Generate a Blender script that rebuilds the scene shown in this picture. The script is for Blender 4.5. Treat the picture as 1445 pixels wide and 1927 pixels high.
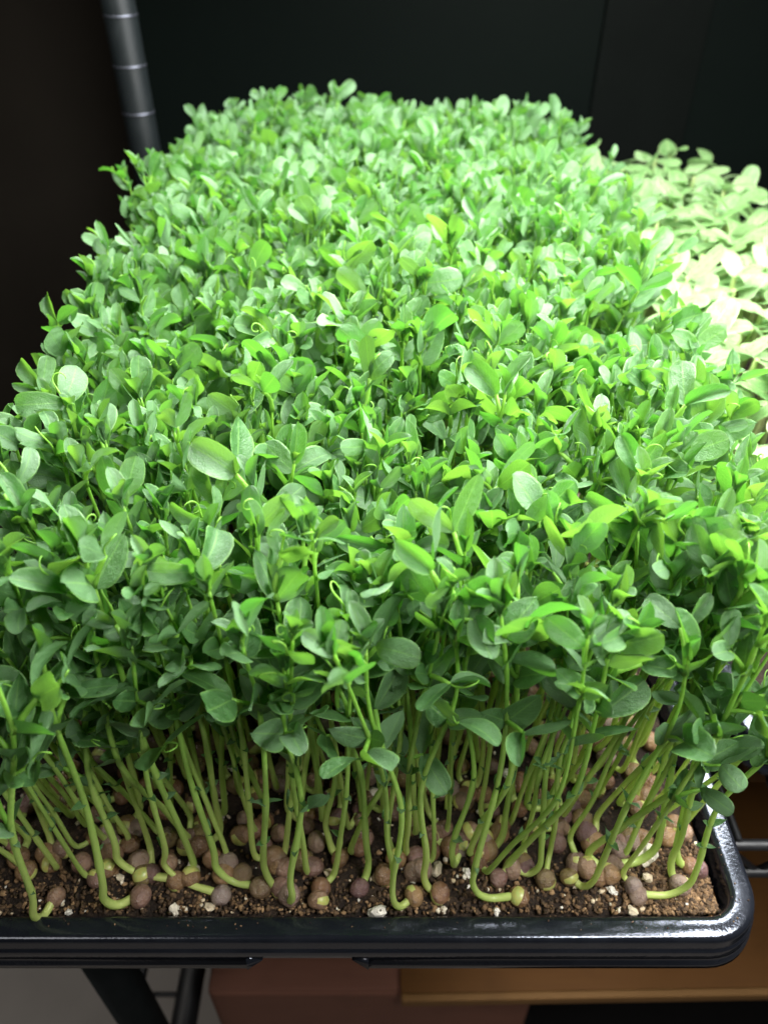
import bpy, math, random
import numpy as np
from mathutils import Matrix, Vector

for o in list(bpy.data.objects):
    bpy.data.objects.remove(o)
scene = bpy.context.scene
R = math.radians

# ------------------------------------------------------------------ camera, world, lamps, exposure
# z = 0 is the plane of the tray rim, y runs away from the camera, metres.
CAM_Z, PITCH, FPX = 0.289, 40.0, 1447.0
cam_data = bpy.data.cameras.new("camera")
cam = bpy.data.objects.new("camera", cam_data)
scene.collection.objects.link(cam)
cam.location = (0, 0, CAM_Z)
cam.rotation_euler = (R(90 - PITCH), 0, 0)
cam_data.sensor_fit = 'VERTICAL'
cam_data.sensor_height = 36.0
cam_data.sensor_width = 27.0
cam_data.lens = FPX / 1927 * 36
cam_data.clip_start, cam_data.clip_end = 0.01, 50
cam_data.dof.use_dof = True
cam_data.dof.focus_distance = 0.255
cam_data.dof.aperture_fstop = 11.0
scene.camera = cam

world = bpy.data.worlds.new("World")
scene.world = world
world.use_nodes = True
world.node_tree.nodes["Background"].inputs[0].default_value = (0.9, 0.95, 1.0, 1)
world.node_tree.nodes["Background"].inputs[1].default_value = 0.008


def area(name, loc, target, size, size_y, power, col):
    l = bpy.data.lights.new(name, 'AREA')
    l.shape = 'RECTANGLE'
    l.size, l.size_y, l.energy, l.color = size, size_y, power, col
    o = bpy.data.objects.new(name, l)
    scene.collection.objects.link(o)
    o.location = loc
    d = Vector(target) - Vector(loc)
    o.rotation_euler = d.to_track_quat('-Z', 'Y').to_euler()
    return o


# the grow light hanging over the gap between the two trays, and a weak room lamp behind the camera
area("grow_lamp", (0.28, 0.42, 0.40), (0.24, 0.41, 0), 0.11, 0.58, 7.0, (0.98, 1.0, 1.0))
area("grow_lamp_rear", (-0.01, 0.64, 0.43), (-0.01, 0.40, 0.1), 0.42, 0.12, 4.6, (0.95, 0.99, 1.0))
area("grow_lamp_front", (0.15, 0.265, 0.44), (0.12, 0.22, 0), 0.38, 0.11, 6.2, (1.0, 1.0, 1.0))
area("fill_lamp_near", (0.25, 0.03, 0.42), (0.09, 0.16, 0), 0.32, 0.06, 3.6, (1.0, 1.0, 0.98))  # added fill light that brightens the front stems and seeds
area("room_lamp", (-0.9, -0.9, 1.3), (-0.2, 0.2, -0.6), 0.6, 0.6, 6.0, (1.0, 0.95, 0.88))

scene.view_settings.view_transform = 'Standard'
scene.view_settings.look = 'None'
scene.view_settings.exposure = 0.0
scene.view_settings.gamma = 1.0
scene.cycles.use_denoising = True
scene.cycles.max_bounces = 10
scene.cycles.transmission_bounces = 6
scene.cycles.diffuse_bounces = 5

rng = np.random.default_rng(11)
U = lambda a, b: float(rng.uniform(a, b))
COS, SIN = math.cos(R(PITCH)), math.sin(R(PITCH))


def at_z(px, py, z):
    """the point of the horizontal plane z that the photograph shows at pixel (px, py)"""
    v, d = (py - 963.5) / FPX, CAM_Z - z
    y = d * (COS - v * SIN) / (SIN + v * COS)
    return np.array([(px - 722.5) / FPX * (y * COS + d * SIN), y, z])


def at_y(px, py, y):
    v = (py - 963.5) / FPX
    d = y * (SIN + v * COS) / (COS - v * SIN)
    return np.array([(px - 722.5) / FPX * (y * COS + d * SIN), y, CAM_Z - d])


def seen_at(p):
    """where the picture shows a point, as fractions across and down"""
    d = CAM_Z - p[2]
    w = p[1] * COS + d * SIN
    return (p[0] / w * FPX + 722.5) / 1445, ((d * COS - p[1] * SIN) / w * FPX + 963.5) / 1927


ACROSS = ('at the left edge', 'near the left edge', 'well left', 'left of centre', 'just left of centre', 'at centre', 'just right of centre', 'right of centre',
          'well right', 'near the right edge', 'at the right edge')
DOWN = ('at the very top', 'at the far end', 'in the far quarter', 'well behind the middle', 'just behind the middle', 'in the middle depth', 'before the middle',
        'toward the front', 'close to the front', 'low at the front', 'lowest at the front')


def place(p):
    """where in the picture, in words"""
    u, v = seen_at(p)
    if not (0 < u < 1 and 0 < v < 1):
        return None
    return '%s, %s' % (ACROSS[min(10, int(u * 11))], DOWN[min(10, int(v * 11))])


# ------------------------------------------------------------------ materials
class NT:
    def __init__(s, name):
        s.m = bpy.data.materials.new(name)
        s.m.use_nodes = True
        s.t = s.m.node_tree
        s.t.nodes.clear()
        s.out = s.n('ShaderNodeOutputMaterial')

    def n(s, typ, **kw):
        nd = s.t.nodes.new(typ)
        for k, v in kw.items():
            if k.startswith('i_'):
                key = k[2:]
                nd.inputs[int(key) if key.isdigit() else key.replace('_', ' ')].default_value = v
            else:
                setattr(nd, k, v)
        return nd

    def l(s, a, b):
        s.t.links.new(a, b)

    def math(s, op, a, b=None, c=None, clamp=False):
        nd = s.n('ShaderNodeMath', operation=op, use_clamp=clamp)
        for i, v in enumerate((a, b, c)):
            if v is None:
                continue
            if isinstance(v, (int, float)):
                nd.inputs[i].default_value = v
            else:
                s.l(v, nd.inputs[i])
        return nd.outputs[0]

    def mix(s, f, a, b, blend='MIX'):
        nd = s.n('ShaderNodeMix', data_type='RGBA', blend_type=blend)
        for sock, v in ((nd.inputs[0], f), (nd.inputs[6], a), (nd.inputs[7], b)):
            if isinstance(v, (int, float)):
                sock.default_value = v
            elif isinstance(v, tuple):
                sock.default_value = v if len(v) == 4 else (*v, 1)
            else:
                s.l(v, sock)
        return nd.outputs[2]

    def noise(s, vec, scale, detail=3, rough=0.55):
        nd = s.n('ShaderNodeTexNoise')
        nd.inputs['Scale'].default_value = scale
        nd.inputs['Detail'].default_value = detail
        nd.inputs['Roughness'].default_value = rough
        if vec is not None:
            s.l(vec, nd.inputs['Vector'])
        return nd.outputs['Fac']

    def ramp(s, f, stops):
        nd = s.n('ShaderNodeValToRGB')
        e = nd.color_ramp.elements
        while len(e) < len(stops):
            e.new(0.5)
        for el, (p, c) in zip(e, stops):
            el.position, el.color = p, (*c, 1)
        s.l(f, nd.inputs[0])
        return nd.outputs[0]

    def principled(s, color=None, rough=0.5, spec=0.5, **kw):
        p = s.n('ShaderNodeBsdfPrincipled')
        for key, v in (('Base Color', color), ('Roughness', rough), ('Specular IOR Level', spec)):
            if v is None:
                continue
            if isinstance(v, (int, float)):
                p.inputs[key].default_value = v
            elif isinstance(v, tuple):
                p.inputs[key].default_value = (*v, 1) if len(v) == 3 else v
            else:
                s.l(v, p.inputs[key])
        for k, v in kw.items():
            p.inputs[k.replace('_', ' ')].default_value = v
        return p

    def bump(s, h, strength, dist, p):
        b = s.n('ShaderNodeBump')
        b.inputs['Strength'].default_value = strength
        b.inputs['Distance'].default_value = dist
        s.l(h, b.inputs['Height'])
        s.l(b.outputs[0], p.inputs['Normal'])
        return b

    def coord(s, which='Object'):
        return s.n('ShaderNodeTexCoord').outputs[which]

    def rnd(s):
        """one random number per leaf: the object's own, plus the piece's own inside a joined mass"""
        oi = s.n('ShaderNodeObjectInfo').outputs['Random']
        at = s.n('ShaderNodeAttribute', attribute_name='rnd').outputs['Fac']
        return s.math('FRACT', s.math('ADD', oi, at))

    def done(s, p):
        s.l(p.outputs[0], s.out.inputs[0])
        return s.m


def leaf_material(name, dark, mid, pale, glow_a, glow_b, trans, rough, spec, rim):
    t = NT(name)
    uv = t.n('ShaderNodeUVMap', uv_map='UVMap').outputs[0]
    sep = t.n('ShaderNodeSeparateXYZ')
    t.l(uv, sep.inputs[0])
    u, v = sep.outputs[0], sep.outputs[1]
    av = t.math('ABSOLUTE', t.math('MULTIPLY_ADD', v, 2.0, -1.0))
    r = t.rnd()
    r2 = t.math('FRACT', t.math('MULTIPLY', r, 7.31))
    comb = t.n('ShaderNodeCombineXYZ')
    t.l(t.math('MULTIPLY_ADD', r, 37.0, u), comb.inputs[0])
    t.l(t.math('MULTIPLY', v, 0.62), comb.inputs[1])
    mott = t.noise(comb.outputs[0], 5.5, 4, 0.6)
    fine = t.noise(comb.outputs[0], 34.0, 3, 0.6)
    body = t.ramp(r, [(0.0, dark), (0.5, mid), (1.0, pale)])
    body = t.mix(t.math('MULTIPLY', t.math('SUBTRACT', mott, 0.45, clamp=True), 3.0, clamp=True), body, tuple(min(1, c * 1.3 + 0.03) for c in mid))
    body = t.mix(t.math('MULTIPLY', t.math('SUBTRACT', fine, 0.52, clamp=True), 2.6, clamp=True), body, tuple(c * 1.2 + 0.03 for c in pale))
    # midrib and side veins
    midrib = t.math('LESS_THAN', av, 0.055)
    wv = t.math('ADD', t.math('MULTIPLY', u, 9.0), t.math('MULTIPLY', av, -3.6))
    wv = t.math('PINGPONG', t.math('ADD', wv, t.math('MULTIPLY', mott, 1.1)), 0.5)
    vein = t.math('MULTIPLY', t.math('LESS_THAN', wv, 0.05), 0.30)
    edge = t.n('ShaderNodeMapRange', interpolation_type='SMOOTHSTEP')
    edge.inputs[1].default_value, edge.inputs[2].default_value = 0.86, 0.985
    t.l(av, edge.inputs[0])
    line = t.math('MAXIMUM', t.math('MAXIMUM', t.math('MULTIPLY', midrib, 0.55), vein), t.math('MULTIPLY', edge.outputs[0], 0.75))
    col = t.mix(line, body, rim)
    back = t.n('ShaderNodeNewGeometry').outputs['Backfacing']
    col = t.mix(t.math('MULTIPLY', back, 0.6), col, tuple(c * 1.15 + 0.065 for c in mid))
    p = t.principled(col, None, spec)
    t.l(t.math('MULTIPLY_ADD', mott, 0.22, rough - 0.1), p.inputs['Roughness'])
    h = t.math('SUBTRACT', t.math('MULTIPLY_ADD', fine, 0.5, mott), t.math('MULTIPLY', line, 0.35))
    t.bump(h, 0.7, 0.0011, p)
    tr = t.n('ShaderNodeBsdfTranslucent')
    glow = t.mix(r2, glow_a, glow_b)
    glow = t.mix(t.math('MULTIPLY', t.math('MAXIMUM', vein, midrib), 0.35), glow, tuple(c * 1.3 for c in glow_b))
    t.l(glow, tr.inputs[0])
    ms = t.n('ShaderNodeMixShader')
    ms.inputs[0].default_value = trans
    t.l(p.outputs[0], ms.inputs[1])
    t.l(tr.outputs[0], ms.inputs[2])
    t.l(ms.outputs[0], t.out.inputs[0])
    return t.m


M_LEAF = leaf_material('pea_leaf', (0.036, 0.124, 0.025), (0.074, 0.192, 0.056), (0.160, 0.272, 0.150),
                       (0.10, 0.385, 0.027), (0.23, 0.49, 0.044), 0.34, 0.34, 0.7, (0.22, 0.44, 0.11))
M_COTY = leaf_material('sunflower_cotyledon', (0.08, 0.22, 0.045), (0.14, 0.28, 0.090), (0.26, 0.38, 0.18),
                       (0.32, 0.58, 0.18), (0.45, 0.66, 0.30), 0.28, 0.28, 0.6, (0.45, 0.56, 0.26))


def stem_material(name, low, high, bright):
    t = NT(name)
    g = t.n('ShaderNodeAttribute', attribute_name='along').outputs['Fac']
    c = t.ramp(g, [(0.0, low), (0.48, tuple(a * 0.75 + b * 0.25 for a, b in zip(low, high))), (0.84, high)])
    n = t.noise(t.coord(), 420, 2)
    c = t.mix(t.math('MULTIPLY', t.math('SUBTRACT', n, 0.45, clamp=True), 1.2, clamp=True), c, bright)
    r = t.rnd()
    c = t.mix(t.math('MULTIPLY', r, 0.35), c, high)
    p = t.principled(c, 0.34, 0.5)
    t.bump(n, 0.15, 0.0004, p)
    tr = t.n('ShaderNodeBsdfTranslucent')
    t.l(t.mix(0.5, c, bright), tr.inputs[0])
    ms = t.n('ShaderNodeMixShader')
    ms.inputs[0].default_value = 0.42
    t.l(p.outputs[0], ms.inputs[1])
    t.l(tr.outputs[0], ms.inputs[2])
    t.l(ms.outputs[0], t.out.inputs[0])
    return t.m


M_STEM = stem_material('pea_stem', (0.74, 0.80, 0.28), (0.22, 0.50, 0.065), (0.70, 0.86, 0.27))
M_SSTEM = stem_material('sunflower_stem', (0.55, 0.58, 0.30), (0.40, 0.52, 0.18), (0.6, 0.66, 0.32))


def seed_material():
    t = NT('pea_seed_skin')
    co = t.coord()
    r = t.rnd()
    add = t.n('ShaderNodeVectorMath', operation='ADD')
    t.l(co, add.inputs[0])
    cx = t.n('ShaderNodeCombineXYZ')
    t.l(t.math('MULTIPLY', r, 9.0), cx.inputs[0])
    t.l(cx.outputs[0], add.inputs[1])
    n = t.noise(add.outputs[0], 1.6, 4, 0.62)
    f = t.noise(add.outputs[0], 7.0, 3, 0.65)
    base = t.ramp(r, [(0.0, (0.11, 0.055, 0.03)), (0.18, (0.29, 0.175, 0.08)), (0.36, (0.22, 0.11, 0.06)), (0.52, (0.20, 0.15, 0.055)), (0.68, (0.16, 0.085, 0.085)), (0.84, (0.28, 0.17, 0.10)), (1.0, (0.25, 0.19, 0.165))])
    c = t.mix(t.math('MULTIPLY', t.math('SUBTRACT', n, 0.46, clamp=True), 2.2, clamp=True), base, (0.10, 0.05, 0.05))
    c = t.mix(t.math('MULTIPLY', t.math('SUBTRACT', f, 0.5, clamp=True), 1.4, clamp=True), c, (0.30, 0.21, 0.13))
    p = t.principled(c, 0.25, 0.6)
    p.inputs['Subsurface Weight'].default_value = 0.12
    p.inputs['Subsurface Radius'].default_value = (0.002, 0.001, 0.0006)
    t.bump(t.math('ADD', n, t.math('MULTIPLY', f, 0.35)), 0.65, 0.0026, p)
    return t.done(p)


def flesh_material():
    t = NT('pea_flesh')
    n = t.noise(t.coord(), 3.0, 3)
    c = t.ramp(n, [(0.3, (0.44, 0.38, 0.10)), (0.7, (0.38, 0.46, 0.14))])
    p = t.principled(c, 0.35, 0.5)
    p.inputs['Subsurface Weight'].default_value = 0.2
    p.inputs['Subsurface Radius'].default_value = (0.002, 0.002, 0.0006)
    return t.done(p)


M_SEED, M_FLESH = seed_material(), flesh_material()


def soil_material():
    t = NT('soil')
    co = t.coord()
    n = t.noise(co, 140, 5, 0.7)
    f = t.noise(co, 900, 3, 0.7)
    c = t.ramp(n, [(0.25, (0.006, 0.004, 0.003)), (0.5, (0.018, 0.011, 0.007)), (0.75, (0.055, 0.034, 0.020))])
    c = t.mix(t.math('MULTIPLY', t.math('SUBTRACT', f, 0.55, clamp=True), 2.5, clamp=True), c, (0.15, 0.09, 0.05))
    p = t.principled(c, 0.8, 0.3)
    t.bump(t.math('ADD', n, f), 0.9, 0.002, p)
    return t.done(p)


def crumb_material(name, stops, rough=0.8, sc=600):
    t = NT(name)
    r = t.rnd()
    c = t.ramp(r, stops)
    n = t.noise(t.coord(), sc, 3)
    c = t.mix(t.math('MULTIPLY', t.math('SUBTRACT', n, 0.4, clamp=True), 1.5, clamp=True), c, tuple(x * 0.55 for x in stops[-1][1]))
    p = t.principled(c, rough, 0.3)
    t.bump(n, 0.6, 0.001, p)
    return t.done(p)


M_SOIL = soil_material()
M_CRUMB = crumb_material('soil_crumb', [(0.0, (0.012, 0.007, 0.005)), (0.5, (0.045, 0.026, 0.014)), (0.8, (0.14, 0.08, 0.038)), (1.0, (0.32, 0.20, 0.10))])
M_PERL = crumb_material('perlite', [(0.0, (0.50, 0.38, 0.22)), (0.5, (0.62, 0.53, 0.38)), (1.0, (0.74, 0.70, 0.62))], 0.7)
M_PERL_BIG = crumb_material('perlite_chunk', [(0.0, (0.50, 0.36, 0.20)), (0.5, (0.62, 0.53, 0.38)), (1.0, (0.76, 0.72, 0.64))], 0.7, 2.2)


def plastic_material(name, col, rough, vary=0.25, spec=0.5, tint=(1, 1, 1, 1)):
    t = NT(name)
    co = t.coord()
    n = t.noise(co, 60, 4, 0.6)
    f = t.noise(co, 700, 2, 0.6)
    c = t.mix(t.math('MULTIPLY', t.math('SUBTRACT', n, 0.5, clamp=True), 0.8, clamp=True), col, tuple(x * 2.2 + 0.008 for x in col))
    p = t.principled(c, None, spec, Specular_Tint=tint)
    t.l(t.math('MULTIPLY_ADD', n, vary, rough - 0.4 * vary), p.inputs['Roughness'])
    t.bump(t.math('MULTIPLY_ADD', n, 2.0, f), 0.12, 0.0006, p)
    return t.done(p)


M_TRAY = plastic_material('black_tray_plastic', (0.007, 0.008, 0.011), 0.14, 0.14, 0.7, (0.80, 0.86, 1.0, 1))
M_POST = plastic_material('dark_powder_coat', (0.006, 0.008, 0.0085), 0.46, 0.2, 0.22)
M_WIRE = plastic_material('black_wire_coat', (0.010, 0.010, 0.011), 0.45)


def groove_material():
    t = NT('groove_metal')
    p = t.principled((0.16, 0.165, 0.20), 0.34, 0.4, Metallic=0.8)
    return t.done(p)


M_GROOVE = groove_material()


def card_material(name, a, b, rough=0.7):
    t = NT(name)
    co = t.coord()
    mp = t.n('ShaderNodeMapping')
    mp.inputs['Scale'].default_value = (3, 40, 40)
    t.l(co, mp.inputs[0])
    n = t.noise(mp.outputs[0], 6, 4, 0.6)
    g = t.noise(co, 25, 4, 0.6)
    c = t.mix(n, a, b)
    c = t.mix(t.math('MULTIPLY', t.math('SUBTRACT', g, 0.5, clamp=True), 1.5, clamp=True), c, tuple(x * 0.6 for x in a))
    p = t.principled(c, rough, 0.3)
    t.bump(n, 0.2, 0.001, p)
    return t.done(p)


M_ORANGE = card_material('orange_brown_board', (0.105, 0.041, 0.006), (0.140, 0.057, 0.010))
M_ORANGE_EDGE = card_material('board_edge', (0.18, 0.088, 0.026), (0.22, 0.115, 0.037))
M_RED = card_material('red_brown_cardboard', (0.17, 0.072, 0.048), (0.22, 0.095, 0.062))
M_VOID = card_material('void_black', (0.006, 0.006, 0.006), (0.010, 0.009, 0.009), 0.8)  # black that stands in for the dark void below the board


def flat_material(name, a, b, scale, rough, spec=0.4):
    t = NT(name)
    n = t.noise(t.coord(), scale, 5, 0.6)
    c = t.mix(n, a, b)
    p = t.principled(c, rough, spec)
    t.bump(n, 0.1, 0.002, p)
    return t.done(p)


M_FLOOR = flat_material('grey_floor', (0.38, 0.335, 0.30), (0.50, 0.445, 0.40), 14, 0.55)
M_WALL = flat_material('dark_brown_wall', (0.020, 0.016, 0.012), (0.036, 0.030, 0.022), 5, 0.7, 0.2)
M_PANEL = flat_material('black_panel', (0.002, 0.0034, 0.0028), (0.004, 0.0066, 0.0054), 4, 0.45, 0.06)
M_REFLECTION = flat_material('painted_reflection', (0.0026, 0.0034, 0.0029), (0.0050, 0.0064, 0.0055), 12, 0.45, 0.06)  # tone of the weak reflections painted onto the panel

# ------------------------------------------------------------------ mesh helpers
COL = scene.collection


def mesh_from(name, verts, faces, mats, uvs=None, along=None, mat_idx=None, smooth=True):
    me = bpy.data.meshes.new(name)
    me.from_pydata([tuple(v) for v in verts], [], [tuple(f) for f in faces])
    for m in mats:
        me.materials.append(m)
    if uvs is not None:
        l = me.uv_layers.new(name='UVMap')
        vi = np.zeros(len(me.loops), dtype=np.int32)
        me.loops.foreach_get('vertex_index', vi)
        l.data.foreach_set('uv', np.asarray(uvs, dtype=np.float32)[vi].ravel())
    if along is not None:
        a = me.attributes.new('along', 'FLOAT', 'POINT')
        a.data.foreach_set('value', np.asarray(along, dtype=np.float32))
    if mat_idx is not None:
        me.polygons.foreach_set('material_index', np.asarray(mat_idx, dtype=np.int32))
    me.polygons.foreach_set('use_smooth', np.full(len(me.polygons), smooth))
    me.update()
    return me


def link(name, data, parent=None, M=None, label=None, cat=None, group=None, kind=None):
    o = bpy.data.objects.new(name, data)
    COL.objects.link(o)
    if parent is not None:
        o.parent = parent
    if M is not None:
        o.matrix_local = Matrix(M.tolist() if isinstance(M, np.ndarray) else M)
    for k, v in (('label', label), ('category', cat), ('group', group), ('kind', kind)):
        if v:
            o[k] = v
    return o


def norm(v):
    v = np.asarray(v, float)
    return v / (np.linalg.norm(v) + 1e-12)


def frame(d, up, roll=0.0, scale=1.0, loc=(0, 0, 0)):
    X = norm(d)
    Z = np.asarray(up, float) - X * np.dot(up, X)
    if np.linalg.norm(Z) < 1e-4:
        Z = np.array([X[1], -X[2], X[0]])
        Z = Z - X * np.dot(Z, X)
    Z = norm(Z)
    Y = np.cross(Z, X)
    c, s = math.cos(roll), math.sin(roll)
    Y2, Z2 = Y * c + Z * s, Z * c - Y * s
    M = np.eye(4)
    M[:3, 0], M[:3, 1], M[:3, 2] = X * scale, Y2 * scale, Z2 * scale
    M[:3, 3] = loc
    return M


def catmull(P, n):
    P = np.asarray(P, float)
    Q = np.vstack([2 * P[0] - P[1], P, 2 * P[-1] - P[-2]])
    segs = len(P) - 1
    out = []
    for t in np.linspace(0, segs, n):
        i = min(int(t), segs - 1)
        f = t - i
        a, b, c, d = Q[i], Q[i + 1], Q[i + 2], Q[i + 3]
        out.append(0.5 * ((2 * b) + (c - a) * f + (2 * a - 5 * b + 4 * c - d) * f * f + (3 * b - a - 3 * c + d) * f ** 3))
    return np.array(out)


def tube(path, radii, sides, cap=True):
    """verts, faces, fraction along"""
    path = np.asarray(path, float)
    n = len(path)
    T = np.gradient(path, axis=0)
    T /= np.linalg.norm(T, axis=1)[:, None] + 1e-12
    ref = np.array([0.31, 0.94, 0.1])
    V, A = [], []
    N = norm(np.cross(T[0], ref))
    for i in range(n):
        N = norm(N - T[i] * np.dot(N, T[i]))
        B = np.cross(T[i], N)
        for k in range(sides):
            a = 2 * math.pi * k / sides
            V.append(path[i] + radii[i] * (math.cos(a) * N + math.sin(a) * B))
            A.append(i / (n - 1))
    F = []
    for i in range(n - 1):
        for k in range(sides):
            k2 = (k + 1) % sides
            F.append((i * sides + k, i * sides + k2, (i + 1) * sides + k2, (i + 1) * sides + k))
    if cap:
        F.append(tuple(range(sides - 1, -1, -1)))
        F.append(tuple(range((n - 1) * sides, n * sides)))
    return np.array(V), F, np.array(A)


def leaf_arrays(W, fold, bend, twist, wave, phase, pa, pb, nu=10, nv=4, curl=0.0, tip=0.05, asym=0.0):
    """one leaflet: base at the origin, +X to the tip, unit length, +Z the upper face"""
    ts = 0.5 - 0.5 * np.cos(np.linspace(0.0, math.pi, nu + 1))
    ts[0], ts[-1] = 0.004, 0.996
    w = ts ** pa * (1 - ts) ** pb
    tm = pa / (pa + pb)
    w = w / (tm ** pa * (1 - tm) ** pb) * W
    th = bend * (ts ** 1.3)
    dt = np.diff(ts, prepend=0)
    cx, cz = np.cumsum(np.cos(th) * dt), np.cumsum(-np.sin(th) * dt)
    V, UVs = [], []
    for i, t in enumerate(ts):
        tw = twist * t
        fo = fold * (1 - 0.45 * t)
        for j in range(nv + 1):
            s = -1 + 2 * j / nv
            y = s * w[i] * math.cos(fo) * (1 + asym * s)
            z = abs(s) * w[i] * math.sin(fo) - curl * s * s * w[i] + wave * math.sin(7 * t + phase + (2.1 if s > 0 else 0)) * s * s * W
            y, z = y * math.cos(tw) - z * math.sin(tw), y * math.sin(tw) + z * math.cos(tw)
            x = cx[i] + (tip * (1 - abs(s)) if i == nu else 0) + z * math.sin(th[i])
            V.append((x, y, cz[i] + z * math.cos(th[i])))
            UVs.append((t, 0.5 + s / 2))
    F = []
    for i in range(nu):
        for j in range(nv):
            a = i * (nv + 1) + j
            F.append((a, a + nv + 1, a + nv + 2, a + 1))
    return np.array(V), F, np.array(UVs)


class Lib:
    """one shape of a piece: a fine mesh for single objects and light arrays for the joined mass"""
    def __init__(s, name, fine, light, mat):
        s.name, s.mat, s.light = name, mat, light
        V, F, UVs = fine
        s.me = mesh_from(name, V, F, [mat], uvs=UVs)


def leaf_lib(name, mat, count, par, nu=10, nv=4):
    out = []
    for _ in range(count):
        k = par()
        out.append(Lib(name, leaf_arrays(nu=nu, nv=nv, **k), leaf_arrays(nu=6, nv=4, **k), mat))
    return out


LEAFLET = leaf_lib('leaflet', M_LEAF, 36, lambda: dict(
    W=U(0.21, 0.36), fold=U(0.05, 1.15), bend=U(-0.4, 1.1), twist=U(-0.5, 0.5), wave=U(0.02, 0.17), phase=U(0, 6),
    pa=U(0.5, 0.72), pb=U(0.28, 0.46), curl=U(-0.25, 0.45), tip=0.025))
YOUNG = leaf_lib('folded_leaflet', M_LEAF, 10, lambda: dict(
    W=U(0.20, 0.30), fold=U(0.85, 1.35), bend=U(-0.15, 0.7), twist=U(-0.5, 0.5), wave=U(0.03, 0.10), phase=U(0, 6),
    pa=U(0.55, 0.75), pb=U(0.45, 0.6), curl=U(-0.15, 0.1)))
STIPULE = leaf_lib('stipule', M_LEAF, 10, lambda: dict(
    W=U(0.27, 0.37), fold=U(0.1, 0.6), bend=U(-0.2, 0.6), twist=U(-0.4, 0.4), wave=U(0.05, 0.16), phase=U(0, 6),
    pa=U(0.28, 0.42), pb=U(0.55, 0.8), curl=U(0.0, 0.3), tip=0.09, asym=U(-0.15, 0.15)))
BRACT = leaf_lib('bract', M_LEAF, 6, lambda: dict(
    W=U(0.20, 0.32), fold=U(0.1, 0.6), bend=U(0.0, 0.9), twist=U(-0.5, 0.5), wave=U(0.05, 0.2), phase=U(0, 6),
    pa=U(0.4, 0.6), pb=U(0.9, 1.2), curl=0.0, tip=0.12), nu=6)
COTY = leaf_lib('cotyledon', M_COTY, 14, lambda: dict(
    W=U(0.23, 0.31), fold=U(-0.05, 0.35), bend=U(-0.2, 1.0), twist=U(-0.2, 0.2), wave=U(0.01, 0.05), phase=U(0, 6),
    pa=U(0.5, 0.62), pb=U(0.34, 0.46), curl=U(0.0, 0.35), tip=0.0))


def tube_lib(name, count, par, mat, sides, lsides, ln):
    out = []
    for _ in range(count):
        pts, rad = par()
        V, F, A = tube(pts, rad, sides)
        me = mesh_from(name, V, F, [mat], along=0.88 + 0.12 * A)
        idx = np.linspace(0, len(pts) - 1, ln).astype(int)
        L = tube(pts[idx], rad[idx], lsides, cap=False)
        lb = Lib.__new__(Lib)
        lb.name, lb.mat, lb.me, lb.light = name, mat, me, (L[0], L[1], 0.88 + 0.12 * L[2])
        out.append(lb)
    return out


def tendril_par():
    k, c0 = 16, U(2.0, 6.0)
    t = np.linspace(0, 1, k)
    ang = U(-0.3, 0.3) + c0 * np.maximum(0, t - 0.45) ** 1.5 * (1 if rng.random() < 0.5 else -1) * 2.2
    step = 1 / (k - 1)
    x, z = np.cumsum(np.cos(ang) * step), np.cumsum(np.sin(ang) * step)
    y = 0.06 * np.sin(t * U(3, 8))
    return np.stack([x - x[0], y, z - z[0]], 1), np.linspace(0.026, 0.013, k)


def petiole_par():
    t = np.linspace(0, 1, 6)
    b = U(-0.12, 0.16)
    return np.stack([t, 0 * t, b * np.sin(t * math.pi)], 1), np.linspace(0.075, 0.06, 6)


TENDRIL = tube_lib('tendril', 7, tendril_par, M_STEM, 5, 3, 8)
PETIOLE = tube_lib('leaf', 4, petiole_par, M_STEM, 6, 3, 3)


def seed_lib(count):
    out = []
    for q in range(count):
        def build(nr, ns, cr):
            V, F, MI = [], [], []
            sq, dents = U(0.86, 1.0), [(norm(rng.normal(size=3)), U(0.05, 0.13)) for _ in range(4)]
            for i in range(nr + 1):
                th = math.pi * i / nr
                for j in range(ns):
                    ph = 2 * math.pi * j / ns
                    d = np.array([math.sin(th) * math.cos(ph), math.sin(th) * math.sin(ph), math.cos(th)])
                    r = 1.0
                    for dv, am in dents:
                        r -= am * max(0, np.dot(d, dv)) ** 5
                    V.append(d * r * np.array([1.0, sq, 0.94]))
            for i in range(nr):
                for j in range(ns):
                    j2 = (j + 1) % ns
                    F.append((i * ns + j, (i + 1) * ns + j, (i + 1) * ns + j2, i * ns + j2))
                    MI.append(1 if (cr and j in cr and 1 < i < nr - 2) else 0)
            V = np.array(V)
            if cr:                                  # the split in the skin: the flesh stands a little proud
                for i in range(2, nr - 1):
                    for j in cr[1:]:
                        V[i * ns + j] *= 1.06
            return V, F, MI
        crack = [[], [2, 3], [], [11, 12, 13], [6, 7], [], [4, 5]][q % 7]
        V, F, MI = build(10, 16, crack)
        lb = Lib.__new__(Lib)
        lb.name, lb.mat = 'seed', M_SEED
        lb.me = mesh_from('seed', V, F, [M_SEED, M_FLESH], mat_idx=MI)
        L = build(5, 8, [])
        lb.light = (L[0], L[1], None)
        out.append(lb)
    return out


SEED = seed_lib(14)
pick = lambda lib: lib[int(rng.integers(len(lib)))]

# ------------------------------------------------------------------ the setting: floor, wall
def box_mesh(name, x0, x1, y0, y1, z0, z1, mats, bev=0.0):
    import bmesh
    bm = bmesh.new()
    bmesh.ops.create_cube(bm, size=1)
    for v in bm.verts:
        v.co = (x0 + (v.co.x + .5) * (x1 - x0), y0 + (v.co.y + .5) * (y1 - y0), z0 + (v.co.z + .5) * (z1 - z0))
    if bev:
        bmesh.ops.bevel(bm, geom=bm.edges[:], offset=bev, segments=3, profile=0.6, affect='EDGES')
    me = bpy.data.meshes.new(name)
    bm.to_mesh(me)
    bm.free()
    for m in mats:
        me.materials.append(m)
    return me


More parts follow.
